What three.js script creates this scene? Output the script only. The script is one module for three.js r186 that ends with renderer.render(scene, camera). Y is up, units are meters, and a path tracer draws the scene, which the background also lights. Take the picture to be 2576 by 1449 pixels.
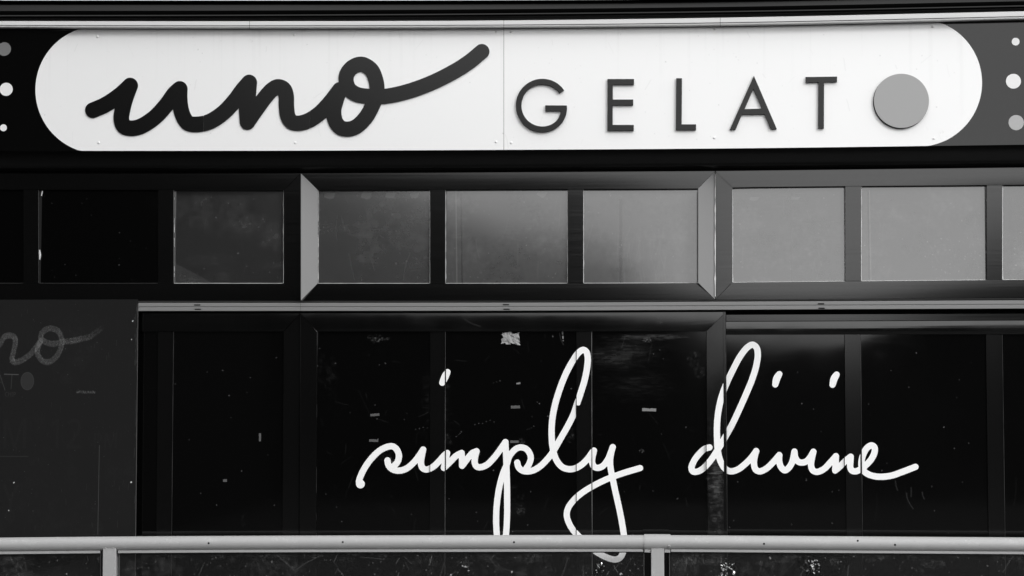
import * as THREE from 'three';
import { mergeGeometries, mergeVertices, toCreasedNormals } from 'three/addons/utils/BufferGeometryUtils.js';

// ------------------------------------------------------------------ camera, sky, sun, exposure
const FOCAL = 5100, CX = 1288, CY = 724.5;                 // the lens, in units of the 2576 x 1449 survey grid
const YAW = THREE.MathUtils.degToRad(3), PITCH = THREE.MathUtils.degToRad(3.2);
const camera = new THREE.PerspectiveCamera(2 * THREE.MathUtils.radToDeg(Math.atan(CY / FOCAL)), 16 / 9, 0.1, 400);
camera.position.set(0.455, 1.63, 8.69);
camera.rotation.order = 'YXZ';
camera.rotation.set(PITCH, YAW, 0);
camera.updateMatrixWorld(true);

const scene = new THREE.Scene();
const renderer = new THREE.WebGLRenderer({ antialias: true });
renderer.toneMapping = THREE.LinearToneMapping;
renderer.toneMappingExposure = 1.12;
renderer.shadowMap.enabled = true;

let seed = 7;
const rnd = () => { seed = (seed * 1664525 + 1013904223) >>> 0; return seed / 4294967296; };
const rr = (a, b) => a + (b - a) * rnd();
function hash(x, y, s) { let h = (x * 374761393 + y * 668265263 + s * 974711) | 0; h = Math.imul(h ^ (h >>> 13), 1274126177); return ((h ^ (h >>> 16)) >>> 0) / 4294967296; }
function vnoise(x, y, s) {
  const xi = Math.floor(x), yi = Math.floor(y), fx = x - xi, fy = y - yi, u = fx * fx * (3 - 2 * fx), v = fy * fy * (3 - 2 * fy);
  const a = hash(xi, yi, s), b = hash(xi + 1, yi, s), c = hash(xi, yi + 1, s), d = hash(xi + 1, yi + 1, s);
  return a + (b - a) * u + (c - a) * v + (a - b - c + d) * u * v;
}
const fbm = (x, y, s, o = 4) => { let t = 0, a = 0.5; for (let i = 0; i < o; i++) { t += a * vnoise(x, y, s + i); x *= 2.03; y *= 2.03; a *= 0.5; } return t / (1 - Math.pow(0.5, o)); };

{ // an even grey overcast with soft cloud
  const W = 1536, H = 768, data = new Float32Array(W * H * 4);
  for (let j = 0; j < H; j++) for (let i = 0; i < W; i++) {
    const el = ((j + 0.5) / H - 0.5) * Math.PI, az = ((i + 0.5) / W) * Math.PI * 2;
    const c = fbm(3 + 2.2 * Math.cos(az) + 4 * el, 5 + 2.2 * Math.sin(az) + 3 * el, 11, 5);
    const band = fbm(7 + 3.2 * Math.cos(az) + 9 * el, 9 + 3.2 * Math.sin(az) + 22 * el, 23, 4);   // long low banks of cloud
    const v = el < 0 ? 0.35 : 1.72 * (0.8 + 0.3 * c + 0.62 * (band - 0.42)) * (0.96 + 0.1 * Math.sin(el));
    const k = (j * W + i) * 4; data[k] = data[k + 1] = data[k + 2] = v; data[k + 3] = 1;
  }
  const sky = new THREE.DataTexture(data, W, H, THREE.RGBAFormat, THREE.FloatType);
  sky.mapping = THREE.EquirectangularReflectionMapping; sky.magFilter = THREE.LinearFilter; sky.minFilter = THREE.LinearFilter; sky.needsUpdate = true;
  scene.background = sky; scene.environment = sky;
}
const sun = new THREE.DirectionalLight(0xffffff, 0.9);
sun.position.set(9, 11, 12); sun.target.position.set(0, 2, 0);
sun.castShadow = true; sun.shadow.radius = 26; sun.shadow.mapSize.set(2048, 2048);
Object.assign(sun.shadow.camera, { left: -12, right: 12, top: 12, bottom: -12, near: 0.1, far: 60 });
sun.name = 'sun';
scene.add(sun, sun.target);

// ------------------------------------------------------------------ survey grid -> metres on the shop front (the front is the plane z = 0)
const EYE = camera.position.clone(), Q = camera.quaternion.clone();
function P(px, py, w = 0) {
  const d = new THREE.Vector3((px - CX) / FOCAL, -(py - CY) / FOCAL, -1).applyQuaternion(Q);
  return EYE.clone().addScaledVector(d, (w - EYE.z) / d.z);
}
// a measured line along the front: smooth through its points, straight beyond them
function curve(...pts) {
  return (x) => {
    const n = pts.length;
    if (n === 1) return pts[0][1];
    if (x <= pts[0][0]) return pts[0][1] + (x - pts[0][0]) * (pts[1][1] - pts[0][1]) / (pts[1][0] - pts[0][0]);
    if (x >= pts[n - 1][0]) return pts[n - 1][1] + (x - pts[n - 1][0]) * (pts[n - 1][1] - pts[n - 2][1]) / (pts[n - 1][0] - pts[n - 2][0]);
    let i = 0; while (x > pts[i + 1][0]) i++;
    const [x0, y0] = pts[i], [x1, y1] = pts[i + 1], h = x1 - x0, t = (x - x0) / h;
    const m0 = i ? (y1 - pts[i - 1][1]) / (x1 - pts[i - 1][0]) : (y1 - y0) / h, m1 = i + 2 < n ? (pts[i + 2][1] - y0) / (pts[i + 2][0] - x0) : (y1 - y0) / h;
    return y0 * (2 * t ** 3 - 3 * t * t + 1) + h * m0 * (t ** 3 - 2 * t * t + t) + y1 * (3 * t * t - 2 * t ** 3) + h * m1 * (t ** 3 - t * t);
  };
}
const shift = (c, d) => (x) => c(x) + d;
const ribY = curve([0, 39.5], [629, 38.3], [1258, 35], [1887, 28.2], [2576, 14.7]);
const railTop = curve([0, 53], [629, 53.4], [1258, 51.5], [1887, 43.3], [2576, 28.4]);
const railBot = curve([0, 69.5], [629, 70.5], [1258, 69], [1887, 63], [2576, 48.3]);
const signTop = shift(railBot, 3.5);
const signBot = curve([0, 380], [629, 379.8], [1258, 377.6], [1887, 373.4], [2576, 364.3]);
const gapY = curve([0, 431], [1258, 428.6], [1887, 424], [2576, 417.5]);
const frameTop = curve([0, 436], [756, 436], [1799, 430.5], [1887, 429.5], [2576, 421.5]);
const paneTop = curve([0, 477], [756, 477.5], [1258, 476], [1754, 474], [1887, 470.5], [2576, 464.5]);
const paneBot = curve([0, 712.7], [756, 713], [1258, 713], [1754, 711.8], [1887, 710], [2576, 703.5]);
const frameBot = curve([0, 756.5], [1258, 756], [1887, 753.3], [2576, 749.5]);
const trackTop = curve([0, 762], [1258, 761.5], [1887, 758.5], [2576, 755.5]);
const trackBot = curve([0, 783], [1258, 782], [1887, 779.3], [2576, 776.5]);
const doorTop = curve([0, 787.5], [1258, 787.5], [1825, 785], [2576, 783]);
const doorPane = curve([0, 833.8], [1825, 833.2]);
const rightPane = curve([1825, 841.6], [2576, 840.6]);
const gripTop = curve([0, 1352.5], [275, 1350], [629, 1348], [1258, 1346.5], [1640, 1346.5], [1887, 1348], [2576, 1352.6]);

// ------------------------------------------------------------------ scene helpers
const taken = {};
const numbered = (name) => { const n = taken[name] = (taken[name] ?? -1) + 1; return n ? name + '_' + String(n).padStart(3, '0') : name; };
function thing(name, label, category, at = new THREE.Vector3(), group) {
  const o = new THREE.Group(); o.name = numbered(name); o.position.copy(at); scene.add(o); o.updateMatrixWorld(true);
  o.userData = { label, category }; if (group) o.userData.group = group;
  return o;
}
const where = (o) => { const v = new THREE.Vector3(); o.updateWorldMatrix(true, false); return v.setFromMatrixPosition(o.matrixWorld); };
// geometry comes in metres of the place; it is moved to its parent's origin
function part(name, geo, mat, parent, label) {
  const g = geo.clone(); const p = where(parent); g.translate(-p.x, -p.y, -p.z);
  const m = new THREE.Mesh(g, mat); m.name = name; m.castShadow = m.receiveShadow = true; parent.add(m);
  if (label) m.userData.label = label;
  return m;
}
function sub(name, parent, at) { const o = new THREE.Group(); o.name = name; const p = where(parent); o.position.set(at.x - p.x, at.y - p.y, at.z - p.z); parent.add(o); o.updateMatrixWorld(true); return o; }
function struct(name, geo, mat, label, category) {
  const m = new THREE.Mesh(geo, mat); m.name = numbered(name); m.castShadow = m.receiveShadow = true; m.userData = { kind: 'structure', label, category }; scene.add(m); return m;
}
function shapeOf(pts) { const s = new THREE.Shape(); pts.forEach((p, i) => (i ? s.lineTo(p.x, p.y) : s.moveTo(p.x, p.y))); s.closePath(); return s; }
function slab(shapes, w, t, b = 0) {
  const g = new THREE.ExtrudeGeometry(shapes, { depth: Math.max(t - 2 * b, 1e-4), bevelEnabled: b > 0, bevelThickness: b, bevelSize: b, bevelOffset: -b, bevelSegments: 2, curveSegments: 48 });
  g.translate(0, 0, w - (t - b)); return g;
}
const poly = (pts, w, t, b = 0) => slab(shapeOf(pts.map(([x, y]) => P(x, y, w))), w, t, b);
const rect = (x0, y0, x1, y1, w, t, b = 0) => poly([[x0, y1], [x1, y1], [x1, y0], [x0, y0]], w, t, b);
// a rectangle with true verticals, its sides measured at the top
const upright = (x0, y0, x1, y1, w, t, b = 0) => { const a = P(x0, y0, w), c = P(x1, y0, w), y = P((x0 + x1) / 2, y1, w).y; return slab(shapeOf([new THREE.Vector3(a.x, y, 0), new THREE.Vector3(c.x, y, 0), c, a]), w, t, b); };
// a long bar between two measured lines
function bar(x0, x1, yT, yB, w, t, b = 0, n = 20, cut = [0, 0, 0, 0]) {       // cut: how far each corner is mitred inwards (top left, top right, bottom right, bottom left)
  const top = [], bot = [];
  for (let i = 0; i <= n; i++) {
    const u = i / n, xt = x0 + cut[0] + (x1 - cut[1] - x0 - cut[0]) * u, xb = x0 + cut[3] + (x1 - cut[2] - x0 - cut[3]) * u;
    top.push([xt, yT(xt)]); bot.push([xb, yB(xb)]);
  }
  return poly([...bot, ...top.reverse()], w, t, b);
}
// a profile (list of [line, depth]) drawn along the front, closed at the back
function sweep(x0, x1, profile, n = 30, crease = 0.5) {
  const pos = [], idx = [], m = profile.length;
  for (let i = 0; i <= n; i++) { const x = x0 + (x1 - x0) * i / n; for (const [line, w] of profile) { const p = P(x, line(x), w); pos.push(p.x, p.y, p.z); } }
  for (let i = 0; i < n; i++) for (let k = 0; k < m; k++) { const a = i * m + k, b = i * m + (k + 1) % m, c = a + m, d = b + m; idx.push(a, b, c, b, d, c); }
  for (const i of [0, n]) for (let k = 1; k < m - 1; k++) i ? idx.push(i * m, i * m + k + 1, i * m + k) : idx.push(0, k, k + 1);
  const g = new THREE.BufferGeometry(); g.setAttribute('position', new THREE.Float32BufferAttribute(pos, 3)); g.setIndex(idx);
  const uv = []; for (let i = 0; i < pos.length; i += 3) uv.push(pos[i], pos[i + 1] - pos[i + 2]);
  g.setAttribute('uv', new THREE.Float32BufferAttribute(uv, 2));
  g.computeVertexNormals();
  return toCreasedNormals(g, crease);
}

// ------------------------------------------------------------------ pen strokes: a distance field, its outline, and shapes with holes
function strokeShapes(strokes, { x0, y0, x1, y1, step, clip = [], w }) {
  const nx = Math.ceil((x1 - x0) / step) + 1, ny = Math.ceil((y1 - y0) / step) + 1, F = new Float32Array(nx * ny).fill(9);
  for (const { pts, r } of strokes) {
    const c = new THREE.CatmullRomCurve3(pts.map(([x, y]) => new THREE.Vector3(x, y, 0)), false, 'centripetal');
    const n = Math.max(8, pts.length * 10), S = c.getPoints(n);
    for (let i = 0; i < n; i++) {
      const a = S[i], b = S[i + 1], ra = typeof r === 'number' ? r : r(i / n), rb = typeof r === 'number' ? r : r((i + 1) / n), R = Math.max(ra, rb) + 4;
      const ix0 = Math.max(0, Math.floor((Math.min(a.x, b.x) - R - x0) / step)), ix1 = Math.min(nx - 1, Math.ceil((Math.max(a.x, b.x) + R - x0) / step));
      const iy0 = Math.max(0, Math.floor((Math.min(a.y, b.y) - R - y0) / step)), iy1 = Math.min(ny - 1, Math.ceil((Math.max(a.y, b.y) + R - y0) / step));
      const dx = b.x - a.x, dy = b.y - a.y, L = dx * dx + dy * dy || 1e-9;
      for (let j = iy0; j <= iy1; j++) for (let k = ix0; k <= ix1; k++) {
        const X = x0 + k * step, Y = y0 + j * step, t = Math.min(1, Math.max(0, ((X - a.x) * dx + (Y - a.y) * dy) / L));
        const d = Math.hypot(X - a.x - t * dx, Y - a.y - t * dy) - (ra + (rb - ra) * t);
        if (d < F[j * nx + k]) F[j * nx + k] = d;
      }
    }
  }
  for (let j = 0; j < ny; j++) for (let k = 0; k < nx; k++) for (const f of clip) { const v = f(x0 + k * step, y0 + j * step); if (v > F[j * nx + k]) F[j * nx + k] = v; }
  // marching squares
  const at = (k, j) => F[j * nx + k], seg = new Map();
  const edge = (k, j, e) => { // 0 bottom(j) 1 right 2 top(j+1) 3 left
    const [ka, ja, kb, jb] = e === 0 ? [k, j, k + 1, j] : e === 1 ? [k + 1, j, k + 1, j + 1] : e === 2 ? [k, j + 1, k + 1, j + 1] : [k, j, k, j + 1];
    const a = at(ka, ja), b = at(kb, jb), t = a / (a - b);
    return { key: (ja * nx + ka) * 2 + (ja !== jb ? 1 : 0), x: x0 + (ka + (kb - ka) * t) * step, y: y0 + (ja + (jb - ja) * t) * step };
  };
  const T = { 1: [[3, 0]], 2: [[0, 1]], 3: [[3, 1]], 4: [[1, 2]], 5: [[3, 0], [1, 2]], 6: [[0, 2]], 7: [[3, 2]], 8: [[2, 3]], 9: [[2, 0]], 10: [[0, 1], [2, 3]], 11: [[2, 1]], 12: [[1, 3]], 13: [[1, 0]], 14: [[0, 3]] };
  for (let j = 0; j < ny - 1; j++) for (let k = 0; k < nx - 1; k++) {
    const c = (at(k, j) < 0 ? 1 : 0) | (at(k + 1, j) < 0 ? 2 : 0) | (at(k + 1, j + 1) < 0 ? 4 : 0) | (at(k, j + 1) < 0 ? 8 : 0);
    for (const [e0, e1] of T[c] || []) { const a = edge(k, j, e0), b = edge(k, j, e1); seg.set(a.key, { a, to: b.key }); }
  }
  const loops = [];
  while (seg.size) {
    const [k0] = seg.keys(); let k = k0; const L = [];
    while (seg.has(k)) { const s = seg.get(k); seg.delete(k); L.push([s.a.x, s.a.y]); k = s.to; }
    if (L.length > 6) loops.push(simplify(L, 0.06));
  }
  const area = (L) => L.reduce((s, [x, y], i) => { const [X, Y] = L[(i + 1) % L.length]; return s + x * Y - X * y; }, 0) / 2;
  const inside = ([x, y], L) => { let c = false; for (let i = 0, j = L.length - 1; i < L.length; j = i++) if ((L[i][1] > y) !== (L[j][1] > y) && x < (L[j][0] - L[i][0]) * (y - L[i][1]) / (L[j][1] - L[i][1]) + L[i][0]) c = !c; return c; };
  const big = loops.filter((L) => Math.abs(area(L)) > 4 && L.length > 3), sgn = Math.sign(area(big.reduce((m, L) => (Math.abs(area(L)) > Math.abs(area(m)) ? L : m))));
  const outs = big.filter((L) => Math.sign(area(L)) === sgn), holes = big.filter((L) => Math.sign(area(L)) !== sgn);
  return outs.map((L) => {
    const s = shapeOf(L.map(([x, y]) => P(x, y, w)));
    for (const h of holes) if (inside(h[0], L)) { const p = new THREE.Path(); h.forEach(([x, y], i) => { const v = P(x, y, w); i ? p.lineTo(v.x, v.y) : p.moveTo(v.x, v.y); }); p.closePath(); s.holes.push(p); }
    return s;
  });
}
function simplify(L, tol) {
  const keep = new Uint8Array(L.length); const far = Math.floor(L.length / 2); keep[0] = keep[far] = 1;
  const go = (a, b) => {
    let m = 0, mi = -1; const [ax, ay] = L[a], [bx, by] = L[b % L.length], l = Math.hypot(bx - ax, by - ay) || 1e-9;
    for (let i = a + 1; i < b; i++) { const d = Math.abs((bx - ax) * (ay - L[i][1]) - (ax - L[i][0]) * (by - ay)) / l; if (d > m) { m = d; mi = i; } }
    if (m > tol) { keep[mi] = 1; go(a, mi); go(mi, b); }
  };
  go(0, far); go(far, L.length);
  return L.filter((_, i) => keep[i]);
}

// ------------------------------------------------------------------ materials
const std = (o) => new THREE.MeshStandardMaterial(o);
const phys = (o) => new THREE.MeshPhysicalMaterial(o);
const lin = (v) => new THREE.Color().setRGB(v, v, v);
const FX0 = -2.7, FY0 = 0.4, FW = 5.4, FH = 3.2;             // the sheet of wear that covers the front, in metres
function sheet(w, h, srgb, draw) {
  const c = document.createElement('canvas'); c.width = w; c.height = h; const g = c.getContext('2d');
  draw(g, w, h);
  const t = new THREE.CanvasTexture(c); if (srgb) t.colorSpace = THREE.SRGBColorSpace;
  t.wrapS = t.wrapT = THREE.RepeatWrapping; return t;
}
function frontSheet(srgb, draw, W = 2048, H = 1214) {
  const to = (px, py) => { const p = P(px, py, 0); return [(p.x - FX0) / FW * W, (1 - (p.y - FY0) / FH) * H]; }, k = W / FW * 8.7 / FOCAL;
  const t = sheet(W, H, srgb, (g) => draw(g, to, k, W, H));
  t.repeat.set(1 / FW, 1 / FH); t.offset.set(-FX0 / FW, -FY0 / FH); return t;
}
const grey = (v, a = 1) => `rgba(${v},${v},${v},${a})`;
function speck(g, x, y, r, v, a) { g.fillStyle = grey(v, a); g.beginPath(); g.ellipse(x, y, r * rr(0.6, 1), r * rr(0.7, 1.6), rr(0, 3), 0, 7); g.fill(); }
function scratch(g, x, y, len, ang, v, a, lw) {
  g.strokeStyle = grey(v, a); g.lineWidth = lw; g.beginPath(); g.moveTo(x, y);
  for (let i = 1; i <= 4; i++) { ang += rr(-0.12, 0.12); x += Math.cos(ang) * len / 4; y += Math.sin(ang) * len / 4; g.lineTo(x, y); } g.stroke();
}
function smudge(g, x, y, rx, ry, v, a) {
  for (let i = 0; i < 70; i++) {
    const q = rr(0, 7), d = Math.sqrt(rnd()), X = x + Math.cos(q) * d * rx, Y = y + Math.sin(q) * d * ry, r = rr(0.06, 0.34) * Math.min(rx, ry);
    const gr = g.createRadialGradient(X, Y, 0, X, Y, r); gr.addColorStop(0, grey(v, a * rr(0.3, 1))); gr.addColorStop(1, grey(v, 0)); g.fillStyle = gr; g.fillRect(X - r, Y - r, 2 * r, 2 * r);
  }
}
function haze(g, x, y, rx, ry, v, a, n = 700) {
  for (let i = 0; i < n; i++) {
    const u = (rnd() + rnd() + rnd() - 1.5) / 1.5, w = (rnd() + rnd() + rnd() - 1.5) / 1.5, X = x + u * rx, Y = y + w * ry, l = rr(3, 16);
    g.fillStyle = grey(v, a * rr(0.2, 1) * (0.4 + vnoise(X * 0.05, Y * 0.16, 77))); g.fillRect(X - l / 2, Y, l, rr(0.6, 1.4));
  }
}
// dust, scratches, dried splashes and a painted sheen on the black doors
const doorWearSheen = frontSheet(true, (g, to, k, W, H) => {
  g.fillStyle = grey(5); g.fillRect(0, 0, W, H);
  for (let i = 0; i < 1500; i++) speck(g, rr(0, W), rr(0, H), rr(0.3, 0.8), 110, rr(0.05, 0.3));
  for (let i = 0; i < 130; i++) { const [x, y] = to(rr(400, 2500), rr(840, 1350)); speck(g, x, y, rr(0.5, 1.1), 190, rr(0.3, 0.8)); }
  for (let i = 0; i < 120; i++) scratch(g, rr(0, W), rr(0, H), rr(6, 46), rr(0.9, 2.2), 120, rr(0.06, 0.22), rr(0.4, 0.8));
  for (let i = 0; i < 60; i++) { const [x, y] = to(rr(800, 1800), rr(835, 1340)); scratch(g, x, y, rr(4, 24), rr(0, 6), 150, rr(0.1, 0.3), 0.7); }
  const D = (px, py, rx, ry, v, a) => { const [x, y] = to(px, py); smudge(g, x, y, rx * k, ry * k, v, a * 0.45); };
  D(952, 850, 30, 10, 210, 0.5); D(945, 856, 12, 7, 230, 0.5); D(820, 930, 26, 40, 90, 0.2); D(1105, 960, 26, 80, 110, 0.22); D(1080, 1000, 20, 60, 100, 0.2);
  for (const [px, py, rx, ry, v, a, n] of [[1580, 885, 130, 60, 120, 0.035, 1800], [1545, 900, 90, 40, 130, 0.04, 900], [1600, 965, 130, 60, 100, 0.05, 900], [1640, 846, 150, 14, 130, 0.1, 500], [1802, 1210, 26, 150, 150, 0.1, 900], [1100, 1000, 40, 160, 110, 0.1, 500], [1468, 1050, 24, 260, 110, 0.1, 500]]) { const [x, y] = to(px, py); haze(g, x, y, rx * k, ry * k, v, a, n); } D(1745, 905, 16, 22, 140, 0.35); D(1760, 935, 14, 18, 130, 0.3);  // streaks high on the middle door's right pane are sheen put into the colour
  D(1630, 855, 14, 6, 240, 0.6); D(1658, 808, 9, 10, 180, 0.45); D(1800, 1110, 22, 70, 110, 0.3); D(1800, 1215, 24, 34, 150, 0.42); D(1802, 1270, 22, 50, 140, 0.42); D(1800, 1320, 24, 30, 120, 0.4);
  D(1466, 960, 20, 120, 90, 0.25); D(1466, 1250, 20, 90, 80, 0.3); D(1300, 1260, 20, 40, 100, 0.3); D(1310, 1285, 12, 14, 170, 0.35); D(780, 1265, 14, 20, 130, 0.35); D(772, 1310, 22, 40, 90, 0.35); D(840, 990, 14, 90, 70, 0.2);
  D(978, 1158, 12, 8, 235, 0.6); D(955, 1150, 30, 10, 130, 0.4); D(1434, 1092, 10, 22, 160, 0.4); D(1310, 1110, 12, 8, 190, 0.4); D(1112, 1105, 24, 20, 130, 0.4); D(1614, 1134, 7, 5, 230, 0.7); D(695, 1330, 40, 12, 60, 0.3); D(612, 1310, 6, 16, 110, 0.4);
  D(2160, 915, 60, 8, 60, 0.2);
  for (const [a, b, c, d] of [[2284, 1240, 2302, 1282], [2296, 1226, 2296, 1252], [2324, 1238, 2330, 1258], [2256, 1210, 2262, 1236], [1408, 836, 1418, 868], [1166, 795, 1210, 822], [756, 790, 790, 826]]) {
    const p = to(a, b), q = to(c, d); g.strokeStyle = grey(120, 0.3); g.lineWidth = 1.8; g.beginPath(); g.moveTo(...p); g.quadraticCurveTo(p[0], (p[1] + q[1]) / 2, ...q); g.stroke();
  }
  { const p = to(1415, 834), q = to(1417, 858); g.strokeStyle = grey(235, 0.7); g.lineWidth = 2; g.setLineDash([5, 2]); g.beginPath(); g.moveTo(...p); g.lineTo(...q); g.stroke(); g.setLineDash([]); }
  for (const [a, b, n, s] of [[1046, 1080, 4, 12], [1148, 1098, 5, 4], [1195, 1068, 6, 12], [1326, 1080, 4, 7], [1242, 963, 3, 10], [1620, 860, 5, 5]]) for (let i = 0; i < n; i++) { const [x, y] = to(a + i * s * 0.8, b - i * rr(1, 3)); speck(g, x, y, rr(0.5, 1.1), 200, 0.5); }
});
const doorRough = frontSheet(false, (g, to, k, W, H) => {
  g.fillStyle = grey(46); g.fillRect(0, 0, W, H);
  for (let i = 0; i < 260; i++) smudge(g, rr(0, W), rr(0, H), rr(20, 90), rr(20, 120), 130, 0.12);
  for (let i = 0; i < 500; i++) scratch(g, rr(0, W), rr(0, H), rr(20, 160), rr(-0.06, 0.06), 120, 0.18, rr(0.5, 1.5));
}, 1024, 607);
// film-backed glass of the top lights: fixed greys, taped corners, scratches
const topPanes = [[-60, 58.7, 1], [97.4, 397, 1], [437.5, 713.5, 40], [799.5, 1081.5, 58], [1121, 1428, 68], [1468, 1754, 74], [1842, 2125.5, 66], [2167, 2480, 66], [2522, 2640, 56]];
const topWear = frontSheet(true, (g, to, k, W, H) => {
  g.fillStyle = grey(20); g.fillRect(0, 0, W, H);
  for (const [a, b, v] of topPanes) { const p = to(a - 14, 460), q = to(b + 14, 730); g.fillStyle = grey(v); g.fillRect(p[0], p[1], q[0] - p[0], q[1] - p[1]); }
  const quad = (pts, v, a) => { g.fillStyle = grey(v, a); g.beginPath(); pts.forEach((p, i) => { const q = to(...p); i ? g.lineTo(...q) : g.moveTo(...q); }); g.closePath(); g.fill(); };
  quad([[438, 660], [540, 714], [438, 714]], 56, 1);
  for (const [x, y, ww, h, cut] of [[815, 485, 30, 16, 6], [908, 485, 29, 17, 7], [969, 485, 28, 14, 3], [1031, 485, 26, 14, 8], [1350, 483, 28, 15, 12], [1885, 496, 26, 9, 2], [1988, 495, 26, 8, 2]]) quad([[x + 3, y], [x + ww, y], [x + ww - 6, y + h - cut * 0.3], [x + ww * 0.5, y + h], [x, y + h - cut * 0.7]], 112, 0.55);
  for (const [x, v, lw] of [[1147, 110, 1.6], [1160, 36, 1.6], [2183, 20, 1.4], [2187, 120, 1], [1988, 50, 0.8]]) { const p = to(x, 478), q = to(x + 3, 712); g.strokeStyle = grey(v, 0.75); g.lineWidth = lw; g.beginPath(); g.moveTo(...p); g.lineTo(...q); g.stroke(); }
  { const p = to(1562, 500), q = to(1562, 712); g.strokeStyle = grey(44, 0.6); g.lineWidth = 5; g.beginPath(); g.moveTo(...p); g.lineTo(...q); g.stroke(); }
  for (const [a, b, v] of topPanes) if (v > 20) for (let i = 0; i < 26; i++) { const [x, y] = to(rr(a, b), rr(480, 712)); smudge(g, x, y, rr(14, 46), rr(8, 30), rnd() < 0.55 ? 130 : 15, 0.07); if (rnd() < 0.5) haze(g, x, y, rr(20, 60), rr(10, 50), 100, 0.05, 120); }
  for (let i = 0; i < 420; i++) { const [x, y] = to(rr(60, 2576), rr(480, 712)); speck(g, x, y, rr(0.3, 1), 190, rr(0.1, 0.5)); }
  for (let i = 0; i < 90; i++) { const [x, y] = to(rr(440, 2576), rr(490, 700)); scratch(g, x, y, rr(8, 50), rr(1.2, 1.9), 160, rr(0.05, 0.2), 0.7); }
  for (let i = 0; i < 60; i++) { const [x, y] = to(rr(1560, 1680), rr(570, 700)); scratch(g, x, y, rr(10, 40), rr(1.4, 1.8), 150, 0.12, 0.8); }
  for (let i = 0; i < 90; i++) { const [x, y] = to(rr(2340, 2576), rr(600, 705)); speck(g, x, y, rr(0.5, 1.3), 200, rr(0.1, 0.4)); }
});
const brushed = sheet(256, 256, false, (g, W, H) => {
  g.fillStyle = grey(90); g.fillRect(0, 0, W, H);
  for (let i = 0; i < 700; i++) { g.fillStyle = grey(Math.floor(rr(50, 150)), 0.25); g.fillRect(rr(-60, W), rr(0, H), rr(30, 200), rr(0.5, 2)); }
});
brushed.repeat.set(0.6, 2.5);
const paintWear = sheet(1024, 256, true, (g, W, H) => {
  g.fillStyle = grey(170); g.fillRect(0, 0, W, H);
  for (let i = 0; i < 200; i++) smudge(g, rr(0, W), rr(0, H), rr(6, 40), rr(4, 20), rnd() < 0.5 ? 170 : 225, 0.08);
  for (let i = 0; i < 500; i++) scratch(g, rr(0, W), rr(0, H), rr(6, 60), rr(-0.25, 0.25), 130, rr(0.04, 0.16), 0.8);
  for (let i = 0; i < 240; i++) speck(g, rr(0, W), rr(0, H), rr(0.5, 1.3), 90, rr(0.2, 0.6));
});
paintWear.repeat.set(0.9, 4);
const signWear = frontSheet(true, (g, to, k, W, H) => {
  g.fillStyle = grey(243); g.fillRect(0, 0, W, H);
  for (let i = 0; i < 150; i++) { const [x, y] = to(rr(120, 2440), rr(80, 370)); speck(g, x, y, rr(0.3, 0.8), 110, rr(0.1, 0.4)); }
  for (let i = 0; i < 40; i++) { const [x, y] = to(rr(120, 2440), rr(80, 370)); scratch(g, x, y, rr(6, 24), rr(1, 2.6), 150, rr(0.08, 0.25), 0.7); }
  for (const [px, py] of [[245, 92], [740, 88], [1248, 79], [1798, 73], [2346, 67], [2349, 348], [652, 123]]) { const [x, y] = to(px, py); smudge(g, x, y, 6 * k, 5 * k, 110, 0.06); }
  for (let i = 0; i < 70; i++) { const x = rr(120, 2440), p = to(x, signTop(x) + 3), q = to(x, rr(120, 370)), gr = g.createLinearGradient(0, p[1], 0, q[1]); gr.addColorStop(0, grey(120, rr(0.01, 0.04))); gr.addColorStop(1, grey(120, 0)); g.fillStyle = gr; g.fillRect(p[0], p[1], rr(1, 5), q[1] - p[1]); }
  for (let i = 0; i < 60; i++) { const x = rr(100, 2450), p = to(x, signTop(x) + 2); smudge(g, p[0], p[1], rr(6, 20), rr(1, 4), 120, 0.12); }
});
const ripple = sheet(512, 512, false, (g, W, H) => {            // slight unevenness of the film on the glass
  const im = g.createImageData(W, H);
  const wrap = (x, y, fx, fy, sd) => { const u = x / W, v = y / H, n = (a, b) => fbm(a * fx, b * fy, sd, 2), sx = u, sy = v; return n(u, v) * (1 - sx) * (1 - sy) + n(u - 1, v) * sx * (1 - sy) + n(u, v - 1) * (1 - sx) * sy + n(u - 1, v - 1) * sx * sy; };
  for (let y = 0; y < H; y++) for (let x = 0; x < W; x++) { const v = 255 * wrap(x, y, 4, 7, 61), k = (y * W + x) * 4; im.data[k] = im.data[k + 1] = im.data[k + 2] = v; im.data[k + 3] = 255; }
  g.putImageData(im, 0, 0);
});
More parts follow.
